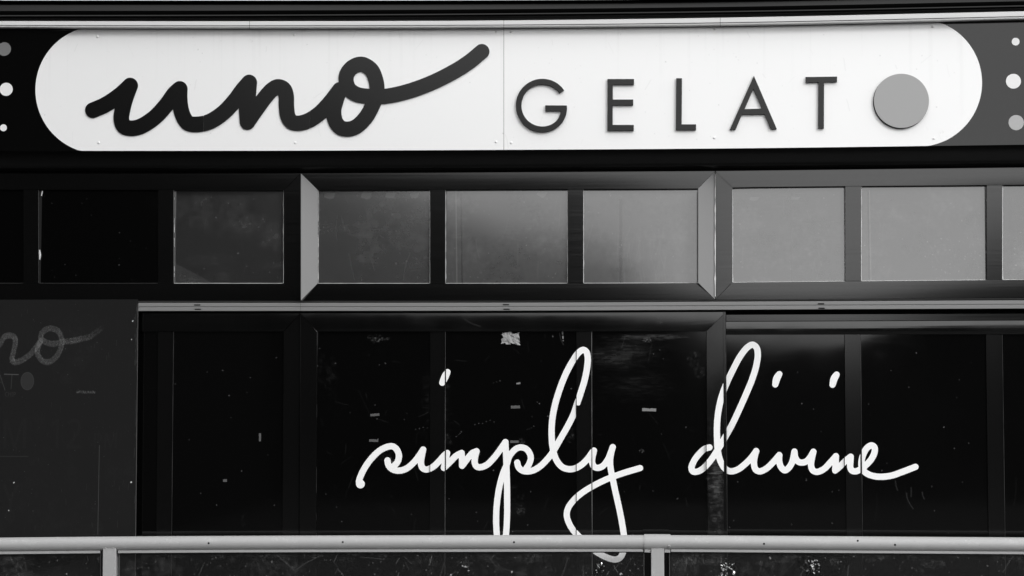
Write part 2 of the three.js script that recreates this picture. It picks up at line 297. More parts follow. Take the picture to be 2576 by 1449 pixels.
const M = {
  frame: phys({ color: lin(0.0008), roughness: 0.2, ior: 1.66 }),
  stile: phys({ color: lin(0.19), roughness: 0.25, ior: 1.7 }),  // paler than the frame: part of the reflected sky is put into the colour
  door: phys({ map: doorWearSheen, roughness: 0.45, roughnessMap: doorRough, ior: 1.68 }),
  doorBar: phys({ color: lin(0.0024), roughness: 0.12, ior: 1.6 }),
  doorPane: std({ map: doorWearSheen, roughness: 0.2, roughnessMap: doorRough }),
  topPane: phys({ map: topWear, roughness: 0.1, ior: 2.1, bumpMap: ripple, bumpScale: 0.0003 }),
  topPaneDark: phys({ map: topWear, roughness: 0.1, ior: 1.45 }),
  black: std({ color: lin(0.0025), roughness: 0.35 }),
  gutter: phys({ color: lin(0.005), roughness: 0.38, ior: 1.36 }),
  edge: std({ color: lin(0.55), roughness: 0.6 }),
  silver: std({ color: lin(0.6), roughness: 0.42, roughnessMap: null }),
  track: std({ color: lin(0.215), roughness: 0.5, roughnessMap: null }),
  trackDark: std({ color: lin(0.022), roughness: 0.4 }),
  signWhite: phys({ map: signWear, roughness: 0.2, ior: 1.75 }),
  signBlack: phys({ color: lin(0.001), roughness: 0.1, ior: 1.5 }),
  script: phys({ color: lin(0.003), roughness: 0.2, ior: 1.45 }),
  script2: phys({ color: lin(0.005), roughness: 0.22, ior: 1.45 }),  // middle piece a touch paler, its stronger reflection put into the colour
  letter: phys({ color: lin(0.006), roughness: 0.22, ior: 1.42 }),
  discGrey: std({ color: lin(0.42), roughness: 0.5 }),
  discFace: std({ color: lin(0.36), roughness: 0.55 }),
  dotGrey: std({ color: lin(0.17), roughness: 0.5 }),
  dotWhite: std({ color: lin(0.82), roughness: 0.5 }),
  vinyl: std({ color: lin(0.98), roughness: 0.4 }),
  paint: std({ map: paintWear, roughness: 0.5 }),
  sealant: std({ color: lin(0.8), roughness: 0.5 }),
  sealantDark: std({ color: lin(0.035), roughness: 0.5 }),
  tape: std({ color: lin(0.085), roughness: 0.7 }),
  foil: std({ color: lin(0.24), roughness: 0.12, metalness: 1 }),
  scrap: std({ color: lin(0.2), roughness: 0.6 }),
  paper: std({ color: lin(0.32), roughness: 0.8 }),
  hole: std({ color: lin(0.004), roughness: 0.9 }),
};
M.frame.roughnessMap = brushed; M.frame.roughness = 0.36;
M.silver.roughnessMap = brushed; M.silver.roughness = 1.2; M.track.roughnessMap = brushed; M.track.roughness = 1.2;

// ------------------------------------------------------------------ ground and what stands across the way
struct('ground', (() => { const g = new THREE.PlaneGeometry(300, 300); g.rotateX(-Math.PI / 2); return g; })(), phys({ specularIntensity: 0.1, color: lin(0.045), roughness: 0.95 }), 'grey paved ground in front of the shop', 'ground');
{ // wooded rise across the street, its ridge falling from left to right
  const rise = curve([-60, 15], [-20, 15], [-14, 13], [-11, 11], [-9, 9.7], [-6, 8.5], [-3, 7.4], [-1, 6.9], [0.3, 6.6], [0.9, 5.6], [1.5, 3.6], [2.2, 2.1], [3, 1.7], [6, 1.6], [7.2, 1.9], [8, 2.6], [9, 3.9], [10, 4.6], [12, 5], [20, 4.4], [34, 3], [60, 1.5]);   // degrees of rise seen from the shop, by bearing
  const ridge = (x) => 1.63 + 46.3 * Math.tan(THREE.MathUtils.degToRad(rise(THREE.MathUtils.radToDeg(Math.atan((x - 0.455) / 46.3)))));
  const pos = [], idx = [], nx = 260, nz = 26;
  for (let j = 0; j <= nz; j++) for (let i = 0; i <= nx; i++) {
    const x = -60 + 120 * i / nx, t = j / nz, z = 24 + t * 30, prof = Math.sin(Math.min(1, t * 2.2) * Math.PI / 2) * (t < 0.45 ? 1 : 1 - (t - 0.45) * 0.9);
    pos.push(x, Math.max(0, ridge(x)) * prof * (1 + 0.07 * (fbm(x * 0.7, z * 0.5, 41) - 0.5)) - 0.02, z);
  }
  for (let j = 0; j < nz; j++) for (let i = 0; i < nx; i++) { const a = j * (nx + 1) + i; idx.push(a, a + nx + 1, a + 1, a + 1, a + nx + 1, a + nx + 2); }
  const g = new THREE.BufferGeometry(); g.setAttribute('position', new THREE.Float32BufferAttribute(pos, 3)); g.setIndex(idx); g.computeVertexNormals();
  struct('hill', g, phys({ specularIntensity: 0.1, color: lin(0.014), roughness: 1, side: THREE.DoubleSide }), 'dark wooded rise across the way, mirrored in the panes', 'hill');
}

{ // unseen wing added on the left to darken the sign and panes there
  const g = new THREE.BoxGeometry(4, 9, 22); g.translate(-7.1, 4.5, 12.2);
  struct('wall', g, phys({ specularIntensity: 0.1, color: lin(0.02), roughness: 0.95 }), 'added unseen dark wing that darkens the left end of the shop', 'wall');
}
// ------------------------------------------------------------------ the shop front
const XL = -700, XR = 3300;
const shop = thing('shop_building', 'black shop front with a row of small top windows over dark folding doors', 'building', new THREE.Vector3(0, 0, 0));
{
  const wall = [];
  const box = (x0, x1, y0, y1, z0, z1) => { const g = new THREE.BoxGeometry(x1 - x0, y1 - y0, z1 - z0); g.translate((x0 + x1) / 2, (y0 + y1) / 2, (z0 + z1) / 2); return g; };
  wall.push(box(-4.6, 5.4, 0, 3.62, -4, -0.16));
  part('wall', mergeGeometries(wall), M.black, shop);
  part('roof_edge', sweep(XL, XR, [[curve([0, -60], [2576, -86]), -0.2], [curve([0, -60], [2576, -86]), 0.245], [curve([0, 1.4], [1258, 0.8], [1887, -5], [2576, -24]), 0.245], [curve([0, 4], [1258, 3.4], [1887, -2], [2576, -21]), -0.2]]), M.edge, shop, 'pale flashing along the roof edge');
  // gutter: dark box with a recessed lip above, two ribs below
  const g0 = curve([0, 1.2], [1258, 0.6], [1887, -5], [2576, -24]), g1 = curve([0, 10], [1258, 8.5], [1887, 2.5], [2576, -13]);
  part('gutter', sweep(XL, XR, [
    [g0, 0.1], [g0, 0.17], [g1, 0.175], [g1, 0.222], [shift(g1, 3), 0.232], [shift(ribY, -12), 0.24], [shift(ribY, -3.2), 0.226], [shift(ribY, -2.2), 0.224], [shift(ribY, -1.2), 0.238], [shift(ribY, 1.2), 0.24], [shift(ribY, 2.2), 0.222],
    [shift(ribY, 8), 0.224], [shift(railTop, -3.2), 0.232], [shift(railTop, -1.6), 0.222], [shift(railTop, -0.5), 0.215], [shift(railTop, 0.5), 0.1],
  ], 40, 0.35), M.gutter, shop);
  // aluminium rail in lengths, a groove along each
  const lens = [[XL, 627.4], [628.2, 1267], [1267.8, 1811.5], [1812.3, XR]];
  lens.forEach(([a, b], i) => {
    const j = (i % 2) * 0.002, mid = (u) => (x) => railTop(x) + (railBot(x) - railTop(x)) * u;
    part('fascia_rail', sweep(a, b, [[shift(railTop, -1), 0.1], [railTop, 0.232 + j], [mid(0.06), 0.236 + j], [mid(0.6), 0.238 + j], [mid(0.64), 0.228 + j], [mid(0.7), 0.228 + j], [mid(0.73), 0.236 + j], [mid(0.82), 0.236 + j], [mid(0.85), 0.232 + j], [mid(0.9), 0.24 + j], [railBot, 0.236 + j], [shift(railBot, 2.6), 0.2], [shift(railBot, 2.6), 0.1]], 16, 0.3), M.silver, shop);
  });
  // dark beam in the shade under the sign, with a rounded foot
  const bTop = shift(signBot, -30), foot = shift(gapY, -1.5);
  part('soffit_beam', sweep(XL, XR, [[bTop, -0.15], [bTop, 0.1], [shift(gapY, -16), 0.1], [shift(gapY, -9), 0.094], [shift(gapY, -4.5), 0.08], [foot, 0.06], [foot, -0.15]], 30, 0.8), M.black, shop);
  part('head_board', sweep(XL, XR, [[shift(gapY, -6), -0.158], [shift(gapY, -6), -0.02], [shift(frameTop, 2), -0.02], [shift(frameTop, 2), -0.158]], 20), M.black, shop);
}
// a frame rail with a gently rounded face, mitred at its ends
function roundRail(x0, x1, yT, yB, w, t, bow, cut = [0, 0, 0, 0], n = 24, m = 10) {
  const pos = [], idx = [], X = (v, u) => { const a = x0 + cut[0] + (cut[3] - cut[0]) * v, b = x1 - cut[1] - (cut[2] - cut[1]) * v; return a + (b - a) * u; };
  for (let j = 0; j <= m; j++) for (let i = 0; i <= n; i++) { const v = j / m, x = X(v, i / n), p = P(x, yT(x) + (yB(x) - yT(x)) * v, w); pos.push(p.x, p.y, w + bow * (1 - (2 * v - 1) ** 2)); }
  const N = n + 1; for (let j = 0; j < m; j++) for (let i = 0; i < n; i++) { const a = j * N + i; idx.push(a, a + N, a + 1, a + 1, a + N, a + N + 1); }
  const rim = []; for (let i = 0; i <= n; i++) rim.push(i); for (let j = 1; j <= m; j++) rim.push(j * N + n); for (let i = n - 1; i >= 0; i--) rim.push(m * N + i); for (let j = m - 1; j >= 1; j--) rim.push(j * N);
  const base = pos.length / 3; for (const k of rim) pos.push(pos[k * 3], pos[k * 3 + 1], pos[k * 3 + 2]); const back = pos.length / 3; for (const k of rim) pos.push(pos[k * 3], pos[k * 3 + 1], w - t);
  const L = rim.length; for (let k = 0; k < L; k++) { const q = (k + 1) % L; idx.push(base + k, base + q, back + k, base + q, back + q, back + k); }
  const g = new THREE.BufferGeometry(); g.setAttribute('position', new THREE.Float32BufferAttribute(pos, 3)); g.setIndex(idx);
  const uv = []; for (let i = 0; i < pos.length; i += 3) uv.push(pos[i], pos[i + 1]); g.setAttribute('uv', new THREE.Float32BufferAttribute(uv, 2)); g.computeVertexNormals(); return toCreasedNormals(g, 0.6);
}
// irregular bead of old sealant along a straight edge
function bead(x0, y0, x1, y1, w, r, s, rough = 0.6) {
  const n = 34, A = [], B = [], len = Math.hypot(x1 - x0, y1 - y0), nx = -(y1 - y0) / len, ny = (x1 - x0) / len;
  for (let i = 0; i <= n; i++) {
    const t = i / n, x = x0 + (x1 - x0) * t, y = y0 + (y1 - y0) * t, k = r * (1 - rough + 1.6 * rough * Math.pow(fbm(t * 14, s, s, 3), 1.5) * 2);
    A.push([x + nx * k, y + ny * k]); B.push([x - nx * k * 0.5, y - ny * k * 0.5]);
  }
  return poly([...A, ...B.reverse()], w, 0.003);
}
// one row of top lights: window > rails, stiles, mullions, panes, sealant
const WF = 0.03, WP = 0.012;
function topWindow(x0, x1, leftStile, rightStile, mullions, label) {
  const win = sub('window', shop, P((Math.max(x0, 0) + Math.min(x1, 2576)) / 2, 756, 0)); win.userData.label = label;
  const st = 42.5, xl = x0 + st, xr = x1 - st, L = Math.max(xl, XL), c = [0, 0, st, st];
  part('top_rail', roundRail(x0, x1, frameTop, paneTop, WF, 0.05, 0.0003, c), M.frame, win);
  part('bottom_rail', roundRail(x0, x1, paneBot, frameBot, WF, 0.05, 0.00025, [st, st, 0, 0]), M.frame, win);
  const quad = (xo, xi, left, tilt) => {  // mitred stile; tilt = metres that its far edge goes back
    const e = 0.6, pts = [[xo, frameTop(xo) + e], [xi, paneTop(xi) + e], [xi, paneBot(xi) - e], [xo, frameBot(xo) - e]];
    if (!tilt) return poly(left ? pts : [...pts].reverse(), WF - 0.0005, 0.05, 0.0012);
    const front = pts.map(([x, y], i) => P(x, y, WF - 0.003 + tilt - ((left ? (i === 1 || i === 2) : (i === 0 || i === 3)) ? tilt : 0)));
    const pos = [], tri = (a, b, d) => pos.push(...a.toArray(), ...b.toArray(), ...d.toArray()), back = front.map((v) => v.clone().setZ(-0.02));
    if (left) { tri(front[0], front[2], front[1]); tri(front[0], front[3], front[2]); } else { tri(front[0], front[1], front[2]); tri(front[0], front[2], front[3]); }
    for (let i = 0; i < 4; i++) { const k = (i + 1) % 4; tri(front[i], front[k], back[k]); tri(front[i], back[k], back[i]); }
    const g = new THREE.BufferGeometry(); g.setAttribute('position', new THREE.Float32BufferAttribute(pos, 3));
    g.setAttribute('uv', new THREE.Float32BufferAttribute(pos.length / 3 * 2 ? Array.from({ length: pos.length / 3 * 2 }, (_, i) => pos[Math.floor(i / 2) * 3 + (i % 2)]) : [], 2));
    g.computeVertexNormals(); return g;
  };
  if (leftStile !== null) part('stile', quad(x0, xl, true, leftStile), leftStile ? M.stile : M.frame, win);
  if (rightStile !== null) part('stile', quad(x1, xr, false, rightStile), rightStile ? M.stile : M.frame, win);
  for (const [a, b] of mullions) part('mullion', bar(a, b, shift(paneTop, 0.4), shift(paneBot, -0.4), WF - 0.003, 0.045, 0.001, 2), M.frame, win);
  const edges = [xl, ...mullions.flat(), xr];
  for (let i = 0; i < edges.length; i += 2) {
    const a = Math.max(edges[i], XL), b = Math.min(edges[i + 1], XR), dx = rr(-0.4, 0.4);
    const lean = bar(a - 3, b + 3, shift(paneTop, -4), shift(paneBot, 4), WP, 0.006, 0, 4), yb = P(a, paneBot(a), 0).y, lp = lean.attributes.position;
    for (let q = 0; q < lp.count; q++) lp.setZ(q, lp.getZ(q) - (lp.getY(q) - yb) * 0.027);                   // seated to lean back by a degree and a half
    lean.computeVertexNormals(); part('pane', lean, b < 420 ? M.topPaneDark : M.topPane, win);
    if (b < 0 || a > 2600) continue;
    const dark = a < 420, mat = dark ? M.sealantDark : M.sealant, k = dark ? 0.9 : 1.5;
    const bits = [bead(a + 0.3, paneTop(a) + 2, a + 0.3, paneBot(a) - 1, WP + 0.004, k * (dark ? 1.1 : 1.1), a + 1, 0.9), bead(a + 1, paneBot(a) - 0.4, b - 1, paneBot(b) - 0.4, WP + 0.004, 0.8, a + 2, 0.35)];
    if (!dark) bits.push(bead(b - 0.4, paneBot(b) - 1, b - 0.4, paneTop(b) + 2, WP + 0.004, 1.1, a + 5, 0.95));
    if (a > 90 && a < 110) for (const q of [poly([[103, 492], [105.5, 481], [108.5, 480], [107, 486], [105, 493]], WP + 0.008, 0.003), poly([[98.5, 630], [100.5, 628], [103, 641], [101, 654], [99, 652]], WP + 0.008, 0.003)]) part('sealant', q, M.sealant, win);
    part('sealant', mergeGeometries(bits), mat, win);
  }
}
topWindow(-560, 756, null, 0, [[-240, -200], [58.7, 97.4], [397.5, 437]], 'left top window, its outer panes black');
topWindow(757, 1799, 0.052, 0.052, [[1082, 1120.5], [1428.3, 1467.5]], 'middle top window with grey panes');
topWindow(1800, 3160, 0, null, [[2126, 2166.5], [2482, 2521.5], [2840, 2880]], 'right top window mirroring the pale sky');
part('sealant', bead(1799.6, 438, 1799.6, 746, WF + 0.004, 1.1, 31, 0.95), M.sealant, shop);
// sill strip and aluminium door track
part('sill', sweep(XL, XR, [[shift(frameBot, 0.6), -0.15], [shift(frameBot, 0.6), 0.03], [shift(frameBot, 2.5), 0.034], [shift(trackTop, -0.4), 0.03], [shift(trackTop, -0.4), -0.15]], 24, 0.4), M.trackDark, shop);
{
  const mid = (u) => (x) => trackTop(x) + (trackBot(x) - trackTop(x)) * u;
  for (const [a, b] of [[348.3, 755.6], [756.2, 3300]]) {
    const t = part('door_track', sweep(a, b, [[trackTop, -0.15], [trackTop, 0.05], [mid(0.04), 0.052], [mid(0.42), 0.052], [mid(0.46), 0.049], [mid(0.56), 0.049], [mid(0.6), 0.052], [mid(0.96), 0.052], [trackBot, 0.05], [trackBot, -0.15]], 20, 0.3), M.track, shop);
    for (const [x, y] of [[496, 767.2], [497.5, 778], [1272.6, 766.4], [1274.2, 778], [2065.4, 764.2], [2066.8, 775.4]]) if (x > a && x < b) part('slot', slab((() => { const p = P(x, y, 0.053), s = new THREE.Shape(), h = 0.0028, l = 0.011; s.moveTo(p.x - l, p.y - h); s.lineTo(p.x + l, p.y - h); s.absarc(p.x + l, p.y, h, -Math.PI / 2, Math.PI / 2); s.lineTo(p.x - l, p.y + h); s.absarc(p.x - l, p.y, h, Math.PI / 2, Math.PI * 1.5); return s; })(), 0.0528, 0.002), M.hole, t);
  }
}
// folding doors below
const YB = 2080;                                               // foot of the doors, below the frame
function door(x0, x1, wF, wP, yTop, yPane, stiles, mullions, label, rails = []) {
  const d = sub('door', shop, P((Math.max(x0, 0) + Math.min(x1, 2576)) / 2, YB, 0)); d.userData.label = label;
  const [sl, sr] = stiles, y1 = yPane((x0 + x1) / 2);
  part('top_rail', roundRail(x0, x1, yTop, yPane, wF, 0.05, 0.0013, [0, 0, sr ? x1 - sr : 0, sl ? sl - x0 : 0]), M.door, d);
  for (const [a, b, w, t, m] of rails) part('track_cover', bar(x0, x1, a, b, w, t, 0.001, 10), m, d);
  const stile = (xo, xi) => { const w = wF - 0.0005, a = P(xo, yTop(xo) + 0.6, w), b = P(xi, yPane(xi) + 0.6, w), y = P(xo, YB, w).y; return slab(shapeOf([a, b, new THREE.Vector3(b.x, y, 0), new THREE.Vector3(a.x, y, 0)]), w, 0.05, 0.001); };
  if (sl) part('stile', stile(x0, sl), M.doorBar, d);
  if (sr) part('stile', stile(x1, sr), sr === 1777 ? M.door : M.doorBar, d);
  for (const [a, b] of mullions) part('mullion', upright(a, y1 + 0.5, b, YB, wP + 0.008, 0.03, 0.0008), M.doorBar, d);
  const edges = [sl || x0, ...mullions.flat(), sr || x1];
  for (let i = 0; i < edges.length; i += 2) part('pane', upright(edges[i] - 0.5, y1 - 3, edges[i + 1] + 0.5, YB, wP, 0.012), M.doorPane, d);
  if (sr === 1777) part('edge_trim', upright(1818.5, yTop(1820) - 1, 1825.4, YB, wF + 0.0012, 0.03, 0.0008), M.frame, d);
  const seams = [];
  for (let i = 0; i < edges.length; i += 2) if (edges[i] > 380) seams.push(bead(edges[i] + 0.2, y1 + 1, edges[i] + 0.2 + (edges[i] - CX) * (1500 - y1) / 91000, 1500, wP + 0.0105, edges[i] === 1488.5 ? 1 : 0.4, edges[i] + 3, 0.7));
  part('sealant', mergeGeometries(seams), edges.includes(1488.5) ? M.sealantBright : M.sealantDark, d);
}
M.sealantBright = std({ color: lin(0.1), roughness: 0.6 });
door(300, 755.2, 0.012, 0, doorTop, doorPane, [0, 713.5], [[398, 436.5]], 'black door beside the chalkboard');
door(756, 1825, 0.022, 0.006, doorTop, doorPane, [797.5, 1777], [[1082, 1120.3], [1449.8, 1488.5]], 'middle black door under the first lettered word');
{
  const a = shift(trackBot, 9), b = shift(trackBot, 28.5), c = curve([1825, 809.5], [2576, 806.5]);
  door(1826.5, 3300, -0.03, -0.045, c, rightPane, [0, 0], [[2124.5, 2165], [2480, 2521.5], [2840, 2880]], 'right black door set back behind the middle one', [[shift(trackBot, 12), shift(c, -1), -0.024, 0.06, M.frame]]);
  part('gap_strip', sweep(1826.5, 3300, [[shift(trackBot, -2), -0.155], [shift(trackBot, -2), -0.06], [shift(trackBot, 14), -0.06], [shift(trackBot, 14), -0.155]], 6), M.hole, shop);
}
part('plinth', (() => { const g = new THREE.BoxGeometry(9, 0.12, 0.3); g.translate(0.3, 0.06, 0.02); return g; })(), M.black, shop);

// ------------------------------------------------------------------ fascia sign
const WS = 0.2;
const sign = thing('shop_sign', 'long white pill shaped fascia sign reading uno GELATO over the windows', 'sign', P(1288, 378, WS));
{
  part('sign_panel', bar(XL + 300, 1266.9, signTop, signBot, WS, 0.04, 0.0008, 16), M.signBlack, sign);
  part('sign_panel', bar(1267.9, XR - 300, signTop, signBot, WS, 0.04, 0.0008, 16), M.signBlack, sign);
  // white pill, cut straight by the panel edges
  const R = 161, cy = 226, cyR = 208, cxL = 89 + R, cxR = 2470.5 - R, half = (side) => {
    const pts = [], c = side < 0 ? [cxL, cy] : [cxR, cyR];
    for (let i = 0; i <= 64; i++) { const a = Math.PI * (i / 64 - 0.5), x = c[0] + side * R * Math.cos(a), y = c[1] + R * Math.sin(a); pts.push([x, y]); }
    return pts;
  };
  const clampY = ([x, y]) => [x, Math.min(signBot(x) - 0.6, Math.max(signTop(x) + 0.4, y))];
  const run = (x0, x1, f, n = 18) => Array.from({ length: n + 1 }, (_, i) => { const x = x0 + (x1 - x0) * i / n; return [x, f(x)]; });
  const inL = half(-1).filter(([x, y]) => y > signTop(x) + 0.4 && y < signBot(x) - 0.6), inR = half(1).filter(([x, y]) => y > signTop(x) + 0.4 && y < signBot(x) - 0.6);
  const topF = shift(signTop, 0.4), botF = shift(signBot, -0.6);
  part('pill_panel', poly([...run(1266.9, inL[0][0] + 10, topF), ...inL, ...run(inL.at(-1)[0] + 10, 1266.9, botF)].map(clampY), WS + 0.0015, 0.0015), M.signWhite, sign, 'left half of the white pill');
  part('pill_panel', poly([...run(inR.at(-1)[0] - 10, 1267.9, botF).reverse(), ...inR.slice().reverse(), ...run(inR[0][0] - 10, 1267.9, topF)].map(clampY), WS + 0.0015, 0.0015), M.signWhite, sign, 'right half of the white pill');
  // script word: traced pen line, three butted pieces
  const k = 0.28213, A = (x, y) => [x * k, y * k], B = (x, y) => [x * k + 628.9, y * k];
  const S = [
    { r: 19.7, pts: [A(828, 982), A(930, 938), A(1040, 868), A(1115, 806), A(1160, 762)] },
    { r: 19.7, pts: [A(1160, 762), A(1120, 870), A(1092, 975), A(1081, 1060), A(1105, 1125), A(1165, 1143), A(1250, 1128), A(1380, 1045), A(1490, 925), A(1555, 835), A(1602, 792)] },
    { r: 19.7, pts: [A(1602, 792), A(1601, 880), A(1612, 970), A(1640, 1050), A(1680, 1098), A(1745, 1109), A(1860, 1088), A(1985, 1010), A(2095, 895), A(2165, 800), A(2222, 735)] },
    { r: 19.7, pts: [A(2222, 735), A(2212, 850), A(2200, 980), A(2207, 1087)] },
    { r: 19.3, pts: [A(2207, 1087), A(2285, 975), A(2370, 860), B(200, 797), B(250, 773), B(300, 793), B(322, 850), B(325, 950), B(337, 1035), B(370, 1085), B(422, 1099), B(510, 1080), B(615, 1015), B(712, 915), B(800, 800)] },
    { r: 19, pts: [B(800, 800), B(770, 890), B(747, 985), B(762, 1080), B(805, 1135), B(870, 1151), B(945, 1130), B(1030, 1050), B(1090, 945), B(1125, 850), B(1132, 780), B(1118, 700), B(1080, 620), B(995, 572), B(915, 598), B(862, 665), B(858, 725), B(885, 795), B(950, 840), B(1050, 858), B(1190, 860), B(1390, 820), B(1620, 738), B(1830, 632), B(1960, 548), B(2068, 459)] },
  ];
  const area = { x0: 190, y0: 90, x1: 1250, y1: 362, step: 1.2, w: WS + 0.006 };
  const bits = [[-1e3, 511.6], [512.1, 779.5], [780, 1e4]];
  bits.forEach(([a, b], i) => part('script_piece', slab(strokeShapes(S, { ...area, clip: [(x) => a - x, (x) => x - b] }), WS + 0.006 + i * 0.0006, 0.0045, 0.0005), i === 1 ? M.script2 : M.script, sign, ['black script letter u', 'black script letter n', 'black script letter o with a long tail'][i]));
  // GELAT and the grey disc
  const WL = WS + 0.014, TL = 0.0125, C = (x, y) => [x * k + 1257.8, y * k], E = (x, y) => [x * 0.2822 + 1886.7, y * 0.2822];
  const ring = [];
  { const cx = 378, cy2 = 940, ro = 237, ri = 187, a0 = 34 * Math.PI / 180, n = 72, end = 2 * Math.PI - 0.0;
    for (let i = 0; i <= n; i++) { const a = a0 + (end - a0) * i / n; ring.push(C(cx + (i > n - 14 ? ro - 18 : ro) * Math.cos(a) + (i > n - 14 ? 0 : 0), cy2 - ro * Math.sin(a))); }
    ring.push(C(597, 937), C(403, 937), C(403, 990), C(540, 990));
    for (let i = n - 3; i >= 0; i--) { const a = a0 + (end - a0) * i / n; ring.push(C(cx + ri * Math.cos(a) * (i > n - 14 ? 0.9 : 1), cy2 - ri * Math.sin(a))); } }
  const gl = []; // outline of G with a smooth right shoulder
  { const cx = 378, cy2 = 940, a0 = 35 * Math.PI / 180, n = 80;
    for (let i = 0; i <= n; i++) { const a = a0 + (2 * Math.PI - a0) * i / n; const ro = 237 - 18 * Math.max(0, (a - 5.2) / 1.08); gl.push(C(cx + ro * Math.cos(a), cy2 - 238 * Math.sin(a))); }
    gl.push(C(404, 938), C(404, 990));
    const back = []; for (let i = 0; i <= n; i++) { const a = a0 + (2 * Math.PI - a0) * i / n; const ri = 187 - 20 * Math.max(0, (a - 5.2) / 1.08), y = cy2 - 187 * Math.sin(a); if (!(a > 5 && y < 990)) back.push(C(cx + ri * Math.cos(a), y)); }
    gl.push(C(540, 990), ...back.reverse()); }
  const let_ = (pts, name) => part('letter', poly(pts, WL, TL, 0.0007), M.letter, sign, name);
  let_(gl, 'capital letter G');
  let_([C(957, 1165), C(1193, 1165), C(1193, 1113), C(1005, 1113), C(1005, 938), C(1188, 938), C(1188, 887), C(1006, 887), C(1006, 755), C(1195, 755), C(1195, 704), C(959, 704)], 'capital letter E');
  let_([C(1568, 1159), C(1748, 1159), C(1748, 1108), C(1620, 1108), C(1623, 697), C(1572, 697)], 'capital letter L');
  { const s = shapeOf([C(2049, 1155), C(2102, 1155), C(2157, 1022), C(2358, 1019), C(2414, 1152), C(2469, 1150), C(2264, 675)].map(([x, y]) => P(x, y, WL)));
    const h = new THREE.Path(); [C(2182, 972), C(2259, 793), C(2335, 968)].forEach(([x, y], i) => { const p = P(x, y, WL); i ? h.lineTo(p.x, p.y) : h.moveTo(p.x, p.y); }); h.closePath(); s.holes.push(h);
    part('letter', slab(s, WL, TL, 0.0007), M.letter, sign, 'capital letter A'); }
  let_([E(608, 1145), E(659, 1144), E(661, 732), E(777, 730), E(777, 682), E(497, 686), E(496, 736), E(610, 733)], 'capital letter T');
  const round = (x, y, r, w, t, b = 0) => { const p = P(x, y, w), rad = r * (EYE.z - w) / FOCAL, s = new THREE.Shape(); s.absarc(p.x, p.y, rad, 0, Math.PI * 2); return slab(s, w, t, b); };
  { const d = part('disc', round(2267.6, 253.6, 68.6, WL + 0.0016, 0.002, 0.0006), M.discFace, sign, 'grey disc standing for the letter O'); part('rim', round(2266.7, 254.8, 68.8, WL, TL, 0.0006), M.hole, d); }
  for (const [x, y, r, m] of [[10.5, 123.3, 17.6, M.dotGrey], [15.5, 224.6, 17, M.dotWhite], [8.5, 321.4, 9, M.dotWhite], [2555, 104.7, 9.8, M.dotWhite], [2549.5, 204.3, 18.6, M.dotWhite], [2556.4, 308.4, 19, M.discGrey], [-60, 250, 14, M.dotWhite], [2640, 160, 15, M.dotWhite]]) part('dot', round(x, y, r, WS + 0.0015, 0.0013), m, sign);
  for (const [x, y] of [[245, 92], [248.5, 359], [740, 87.7], [743, 359], [1248, 357], [1248, 79], [1285, 79.5], [1286, 359], [1798, 73], [1797, 347], [2346, 67], [2349, 348]]) {
    const g = new THREE.SphereGeometry(0.0068, 16, 8, 0, Math.PI * 2, 0, Math.PI / 2); g.rotateX(Math.PI / 2); g.scale(0.85, 0.85, 0.4); const p = P(x, y, WS + 0.0016); g.translate(p.x, p.y, p.z); part('screw', g, M.dotWhite, sign);
  }
}

